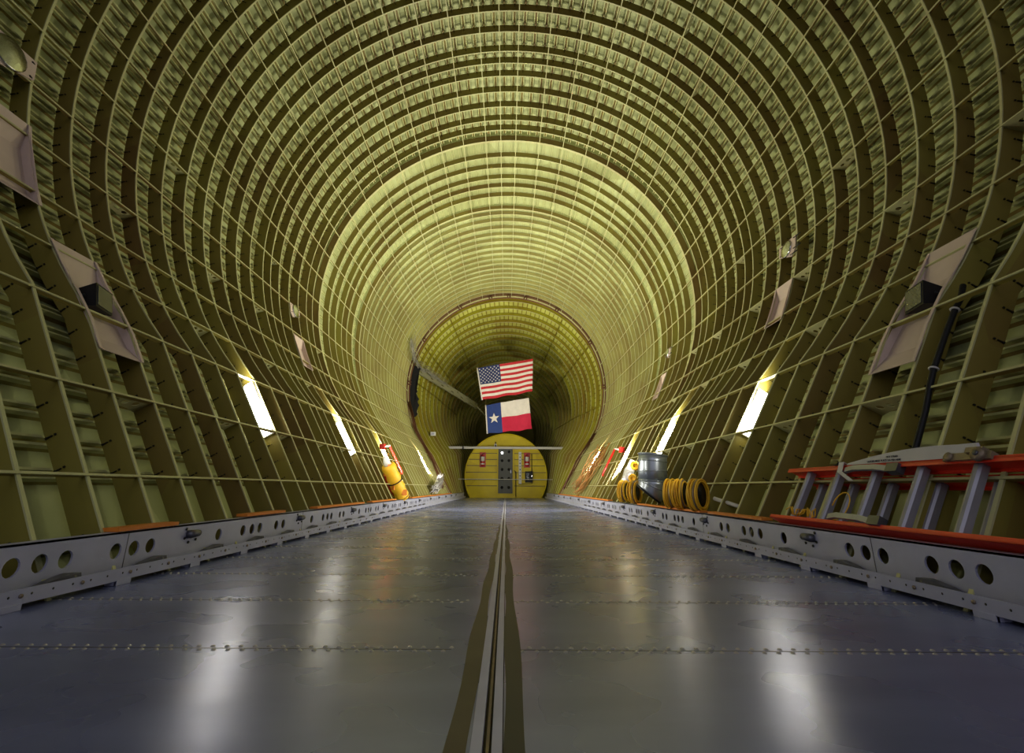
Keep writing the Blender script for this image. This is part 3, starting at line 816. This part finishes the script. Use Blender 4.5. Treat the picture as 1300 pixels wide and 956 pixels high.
def red_arm(sg, y, label):
    t = thing('red_support_arm', label, 'arm', P(y, sg * tz(1.2)), 'red folding arms on the walls')
    a = P(y - .5, sg * tz(1.21), -.03); b = P(y - .1, sg * tz(1.23), -.10); c = P(y + .1, sg * tz(.72), -.06)
    m_ = MB(); m_.box(a, (.10, .10, .11), M['redpaint']); m_.build('bracket', t)
    m_ = MB(); m_.tube([a, b], .022, M['white'], 8); m_.build('upper_arm', t)
    m_ = MB(); m_.tube([b, c, c + Vector((0, 0, -.05))], .022, M['redglow'] if False else M['redpaint'], 8); m_.tube([b, b], .001, M['white'], 4); m_.build('lower_arm', t)
red_arm(-1, 10.6, 'red folding arm on the left wall above the wrapped roll')
red_arm(1, 11.2, 'red folding arm on the right wall left of the grey duct')

def bundle(name, cat, label, pts, n, spread, r, mt, kinds=None):
    m_ = MB(); rnd = random.Random(len(label))
    for k in range(n):
        o = Vector([rnd.uniform(-1, 1) * spread for _ in range(3)]); w = []
        for i, p in enumerate(pts):
            w.append(Vector(p) + o + Vector([rnd.uniform(-1, 1) * spread * .5 for _ in range(3)]))
        m_.tube(w, r, kinds[k % len(kinds)] if kinds else mt, 5)
    tag(m_.build(name), label, cat)
def wp(y, sg, z, off=-.06): return tuple(P(y, sg * tz(z), off))
bundle('wire_bundle', 'wires', 'tangle of orange brown wires hanging low on the far right wall', [wp(13.3, 1, .32, -.14), wp(13.0, 1, .50, -.16), wp(12.7, 1, .78, -.16), wp(12.5, 1, 1.05, -.14), wp(12.5, 1, 1.35, -.12)], 22, .12, .009, M['copper'])
bundle('wire_bundle', 'wires', 'rusty wires running down the far left wall', [wp(16.2, -1, .4), wp(16.6, -1, .8), wp(17.2, -1, 1.3), tuple(P(17.6, -118, -.05)), tuple(P(17.8, -100, -.05))], 10, .06, .012, M['rust'])
bundle('wire_bundle', 'wires', 'rusty wires near the edge of the far right wall', [wp(17.0, 1, .4), wp(17.2, 1, .8), wp(17.5, 1, 1.3), tuple(P(17.7, 118, -.05))], 10, .05, .012, M['rust'])
bundle('silver_netting', 'netting', 'crumpled silver netting heaped behind the far left rail', [(-1.86, 13.5, .40), (-1.90, 14.3, .46), (-1.95, 15.1, .60), (-2.02, 15.9, .78)], 60, .085, .010, M['silver'])
# hanging grey wiring and pierced arm on the left side of the tail
m_ = MB(); rnd = random.Random(5)
ga = [Vector(P(16.4, -68, -.10)), Vector(P(17.3, -73, -.14)), Vector((-3.38, 18.5, 5.02)), Vector((-2.95, 19.3, 4.86)), Vector((-2.5, 20.2, 4.62))]
for k in range(13):
    off = Vector((rnd.uniform(-.10, .10), rnd.uniform(-.1, .1), rnd.uniform(-.20, .22))); pts = []; ph = rnd.uniform(0, 6)
    for i in range(33):
        f = i / 32 * 4; a_ = min(3, int(f)); p = ga[a_].lerp(ga[a_ + 1], f - a_)
        loop = abs(math.sin(f * pi * 1.5)) * (.10 + .10 * rnd.random() * 0)
        pts.append(p + off * (1 - .12 * f) + Vector((0, 0, -loop * (1.6 - .3 * f) - .02 * math.sin(f * 5 + ph))))
    m_.tube(pts, .009, M['wiregrey'], 5)
tag(m_.build('grey_wiring'), 'mass of grey wires looped along the pierced arm at the joint ring on the left', 'wires')
m_ = MB(); n = 24
for i in range(n):
    y = 17.95 + .02 * math.sin(i); t0 = -83 - i * 1.0; w = .9 + .35 * math.sin(i * .9)
outl = []
for i in range(n + 1):
    f = i / n; outl.append((-76 - 32 * f, .0))
for i in range(n + 1):
    f = 1 - i / n; outl.append((-76 - 32 * f, -.16 - .07 * math.sin(f * 9 + 1) - .03 * math.sin(f * 41) - .02 * math.sin(f * 67) - .14 * (1 - abs(2 * f - 1))))
m_.plate([[(a, b - 0.02) for a, b in outl]], lambda u, v, w: P(18.25, u, v) + Vector((0, w, 0)), .03, M['black'])
tag(m_.build('black_curtain'), 'tall ragged black curtain hanging at the joint ring on the left', 'curtain')
t = thing('pierced_arm', 'pale pierced metal arm reaching across the left of the tail', 'arm', tuple(P(21.5, -95)))
pa, pb = Vector((-3.50, 18.9, 4.93)), Vector((-1.35, 22.6, 4.06))
dv = (pb - pa); L = dv.length; u_ = dv.normalized(); v_ = Vector((0, 0, 1)) - u_ * u_.z; v_.normalize(); w_ = u_.cross(v_)
m_ = MB(); holes = [oval(L * (i + .5) / 12, (.05 if i % 2 else -.05), L * .028, .035, 3 if i % 2 else 5) for i in range(12)]
m_.plate([[(0, -.15), (L, -.12), (L, .12), (0, .15)]] + holes, lambda u, v, w: pa + u_ * u + v_ * v + w_ * w, .03, M['beam'])
m_.bar(pa + v_ * .15, pb + v_ * .12, .06, .02, M['beam']); m_.bar(pa - v_ * .15, pb - v_ * .12, .06, .02, M['beam'])
m_.build('beam', t)
m_ = MB(); m_.tube([pb, pb + Vector((.45, .5, -.42))], .04, M['beam'], 8); m_.build('rod', t)

# small grey boxes on the left tail wall
m_ = MB(); c = P(20.2, -117, -.08); m_.box(c, (.20, .12, .15), M['white']); m_.box(c + Vector((0, -.07, 0)), (.12, .02, .08), M['alu'])
tag(m_.build('junction_box'), 'small white box on the left tail wall', 'box')

# ------------------------------------------------------------------ bulkhead
t = thing('round_bulkhead', 'yellow round bulkhead with a grey door at the far end of the floor', 'bulkhead', (.02, 23.4, 0))
BC = Vector((.02, 23.5, .98)); BR = 1.925
m_ = MB(); n = 72
rings = []
for rr, yy in ((BR * .97, .12), (BR, .10), (BR, -.02), (BR * .985, -.04)):
    rings.append([BC + Vector((rr * math.sin(2 * pi * i / n), yy, rr * math.cos(2 * pi * i / n))) for i in range(n)])
m_.sweep(rings, M['disc'], True); m_.build('panel', t)
for z in (1.98, 1.70, 1.42, 1.12, .80, .52):
    w = math.sqrt(BR ** 2 - (z - BC.z) ** 2) * .97
    for a, b in ((-w, -.36), (.40, w)):
        m_ = MB(); m_.box((BC.x + (a + b) / 2, 23.445, z), (b - a, .03, .035), M['web']); m_.build('stiffener', t)
m_ = MB(); m_.torus(BC + Vector((0, -.04, 0)), BR * .985, .03, (0, 1, 0), M['disc'], 72, 6); m_.build('rim', t)
d = MB()
d.box((.0, 23.42, 1.19), (.66, .06, 2.0), M['door']); d = d.build('door', t, label='dark grey door')
m_ = MB()
for x in (-.365, .365): m_.box((x, 23.42, 1.2), (.05, .09, 2.06), M['disc'])
m_.box((0, 23.42, 2.22), (.78, .09, .05), M['disc']); m_.build('door_frame', t)
for i in range(5):
    for x in (-.16, .16):
        m_ = MB(); m_.tube([(x, 23.392, .45 + .40 * i), (x, 23.38, .45 + .40 * i)], .065, M['black'], 14)
        if not (i == 4 and x < 0): m_.build('dimple', d)
m_ = MB(); m_.tube([(-.16, 23.39, 2.0), (-.16, 23.36, 2.0)], .05, M['lamp_dot'], 14); m_.build('door_lamp', d, label='small bright round lamp')
m_ = MB(); m_.box((.25, 23.37, 1.15), (.04, .03, .14), M['chrome']); m_.build('handle', d)
m_ = MB(); m_.tube([(.48, 23.40, .05), (.48, 23.38, 1.15), (.40, 23.38, 1.2)], .018, M['black'], 6); m_.build('hose', t)
m_ = MB(); m_.box((.68, 23.43, 1.32), (.13, .02, 1.45), M['white'])
for k in range(9): m_.box((.68, 23.417, 1.95 - .14 * k), (.05, .01, .05 if k % 2 else .03), M['ink'])
m_.build('notice_strip', t, label='narrow white notice strip')
m_ = MB(); m_.tube([(.62, 23.40, .60), (1.22, 23.40, .62), (1.22, 23.40, 1.95)], .014, M['black'], 6); m_.build('wire', t)
def extinguisher(x, label):
    e = thing('fire_extinguisher', label, 'fire extinguisher', (x, 23.38, 1.38), 'fire extinguishers on the bulkhead')
    m_ = MB(); m_.box((x, 23.42, 1.68), (.28, .03, .68), M['redpaint']); m_.build('backing_board', e)
    m_ = MB(); m_.tube([(x, 23.32, 1.38), (x, 23.32, 1.42), (x, 23.32, 1.80), (x, 23.32, 1.88), (x, 23.32, 1.90)], [.075, .09, .09, .05, .03], M['redpaint'], 16); m_.build('cylinder', e)
    m_ = MB(); m_.tube([(x, 23.32, 1.62), (x, 23.32, 1.82)], .092, M['white'], 16, False); m_.tube([(x, 23.32, 1.46), (x, 23.32, 1.52)], .092, M['white'], 16, False); m_.build('paper_label', e)
    m_ = MB(); m_.bar((x - .02, 23.30, 1.93), (x + .09, 23.28, 1.97), .03, .02, M['black']); m_.tube([(x, 23.32, 1.92), (x - .1, 23.30, 1.85), (x - .1, 23.30, 1.55)], .012, M['black'], 6); m_.build('valve', e)
extinguisher(-1.06, 'red fire extinguisher with white label left of the grey door')
extinguisher(1.0, 'red fire extinguisher with white label right of the grey door')
t = thing('control_box', 'black control box below the right fire extinguisher', 'box', (1.08, 23.38, .66))
m_ = MB(); m_.box((1.08, 23.36, .92), (.34, .14, .50), M['black']); m_.build('case', t)
m_ = MB(); m_.box((1.02, 23.285, .95), (.12, .01, .28), M['glass_lamp']); m_.build('window', t)
m_ = MB(); m_.box((1.22, 23.28, .96), (.04, .02, .10), M['chrome']); m_.build('latch', t)
m_ = MB(); m_.box((-.47, 23.36, 2.30), (.12, .12, .20), M['white']); m_.tube([(-.47, 23.30, 2.34), (-.47, 23.27, 2.34)], .035, M['black'], 10)
m_.box((-.47, 23.36, 2.44), (.05, .05, .12), M['black']); tag(m_.build('wall_camera'), 'small pale camera mounted above the door on the yellow bulkhead', 'camera')
# cross bar and leaning posts in front
t = thing('cross_frame', 'pale horizontal bar on two slanting posts in front of the yellow bulkhead', 'frame', (0, 22.6, 0))
m_ = MB(); m_.bar((-2.76, 22.6, 2.17), (2.80, 22.6, 2.17), .08, .10, M['strap']); m_.build('cross_bar', t)
for sg in (-1, 1):
    m_ = MB(); m_.bar((sg * 2.70, 22.62, 2.12), (sg * 2.0, 22.62, .24), .10, .10, M['cap'], (0, 1, 0)); m_.build('post', t)
m_ = MB(); m_.box((-1.92, 22.52, 2.17), (.05, .05, .15), M['clip']); m_.box((-.45, 22.52, 2.24), (.05, .05, .06), M['clip']); m_.build('clamp', t)
m_ = MB(); m_.bar((-2.2, 22.7, .80), (2.25, 22.7, .80), .02, .02, M['strap']); m_.build('wire', t)

# ------------------------------------------------------------------ flags
def flag(name, label, TL, TR, BR_, BL, nu, nv, cellmat, stars, canton_part):
    TL, TR, BR_, BL = [Vector(p) for p in (TL, TR, BR_, BL)]
    nrm = (TR - TL).cross(BL - TL).normalized()
    def S(u, v, o=0):
        p = TL.lerp(TR, u).lerp(BL.lerp(BR_, u), v)
        rip = .05 * math.sin(u * 11 + v * 2) * (.3 + u) + .03 * math.sin(u * 5 - v * 4 + 1)
        sag = Vector((0, 0, .03 * math.sin(u * 14 + 1) * (u > .0)))
        return p + nrm * (rip - o) + sag * (v - .3)
    t = thing(name, label, 'flag', tuple(S(.5, 1)))
    groups = {}
    for i in range(nu):
        for j in range(nv):
            part, mt = cellmat((i + .5) / nu, (j + .5) / nv)
            mb_ = groups.setdefault(part, MB())
            q = [S(a / nu, b / nv) for a, b in ((i, j), (i, j + 1), (i + 1, j + 1), (i + 1, j))]
            mb_.add(q + [p + nrm * .008 for p in q], [(0, 1, 2, 3), (7, 6, 5, 4), (0, 4, 5, 1), (1, 5, 6, 2), (2, 6, 7, 3), (3, 7, 4, 0)], M[mt])
    objs = {k: g.build(k, t) for k, g in groups.items()}
    m_ = MB()
    asp = (TR - TL).length / (BL - TL).length
    for (u, v, r_) in stars:
        pts = []
        for k in range(10):
            rr = r_ if k % 2 == 0 else r_ * .40
            a = pi * k / 5; pts.append((u + rr * math.sin(a) / asp, v - rr * math.cos(a)))
        fr = [S(a, b, .014) for a, b in pts]; bk = [S(a, b, .002) for a, b in pts]; c = S(u, v, .014)
        m_.add(fr + [c], [(k, (k + 1) % 10, 10) for k in range(10)], M['flagwhite'])
        m_.add(fr + bk, [(k, (k + 1) % 10, 10 + (k + 1) % 10, 10 + k) for k in range(10)], M['flagwhite'])
    m_.build('stars' if len(stars) > 1 else 'star', objs.get(canton_part, t))
    m_ = MB(); m_.tube([S(-.006, k / 8, .01) for k in range(9)], .028, M['flagwhite'], 8); m_.build('header_band', t, label='white header band')
    m_ = MB()
    for u, xx in ((0, -.12), (1, .12)):
        p = S(u, 0); 
        m_.tube([p, Vector((p.x + xx, p.y, top_z(p.x + xx, p.y)))], .004, M['web'], 4)
    m_.build('hanging_cord', t)
    return t
def top_z(x, y):
    R = tab(RT, y); return tab(CT, y) + math.sqrt(max(.1, R * R - x * x)) + .01
def us(u, v):
    if u < .4 and v < 7 / 13: return 'canton', 'flagblue'
    k = int(v * 13); return 'stripes', ('flagred' if k % 2 == 0 else 'flagwhite')
st = []
for r_ in range(9):
    cnt = 6 if r_ % 2 == 0 else 5
    for c_ in range(cnt):
        u = .4 * ((2 * c_ + 1 + (r_ % 2)) / 12); v = (7 / 13) * (r_ + 1) / 10; st.append((u, v, .027))
flag('american_flag', 'large American flag hanging tilted above the other flag', (-1.20, 20.0, 5.27), (1.13, 20.0, 5.66), (1.10, 20.0, 4.27), (-.96, 20.0, 3.90), 40, 26, us, st, 'canton')
def tx(u, v):
    if u < .34: return 'blue_panel', 'texblue'
    return ('white_panel', 'flagwhite') if v < .5 else ('red_panel', 'texred')
flag('texas_flag', 'Texas flag with one white star hanging just above the yellow bulkhead', (-.83, 20.3, 3.74), (.96, 20.3, 4.05), (1.08, 20.3, 2.76), (-.74, 20.3, 2.56), 35, 20, tx, [(.17, .5, .19)], 'blue_panel')
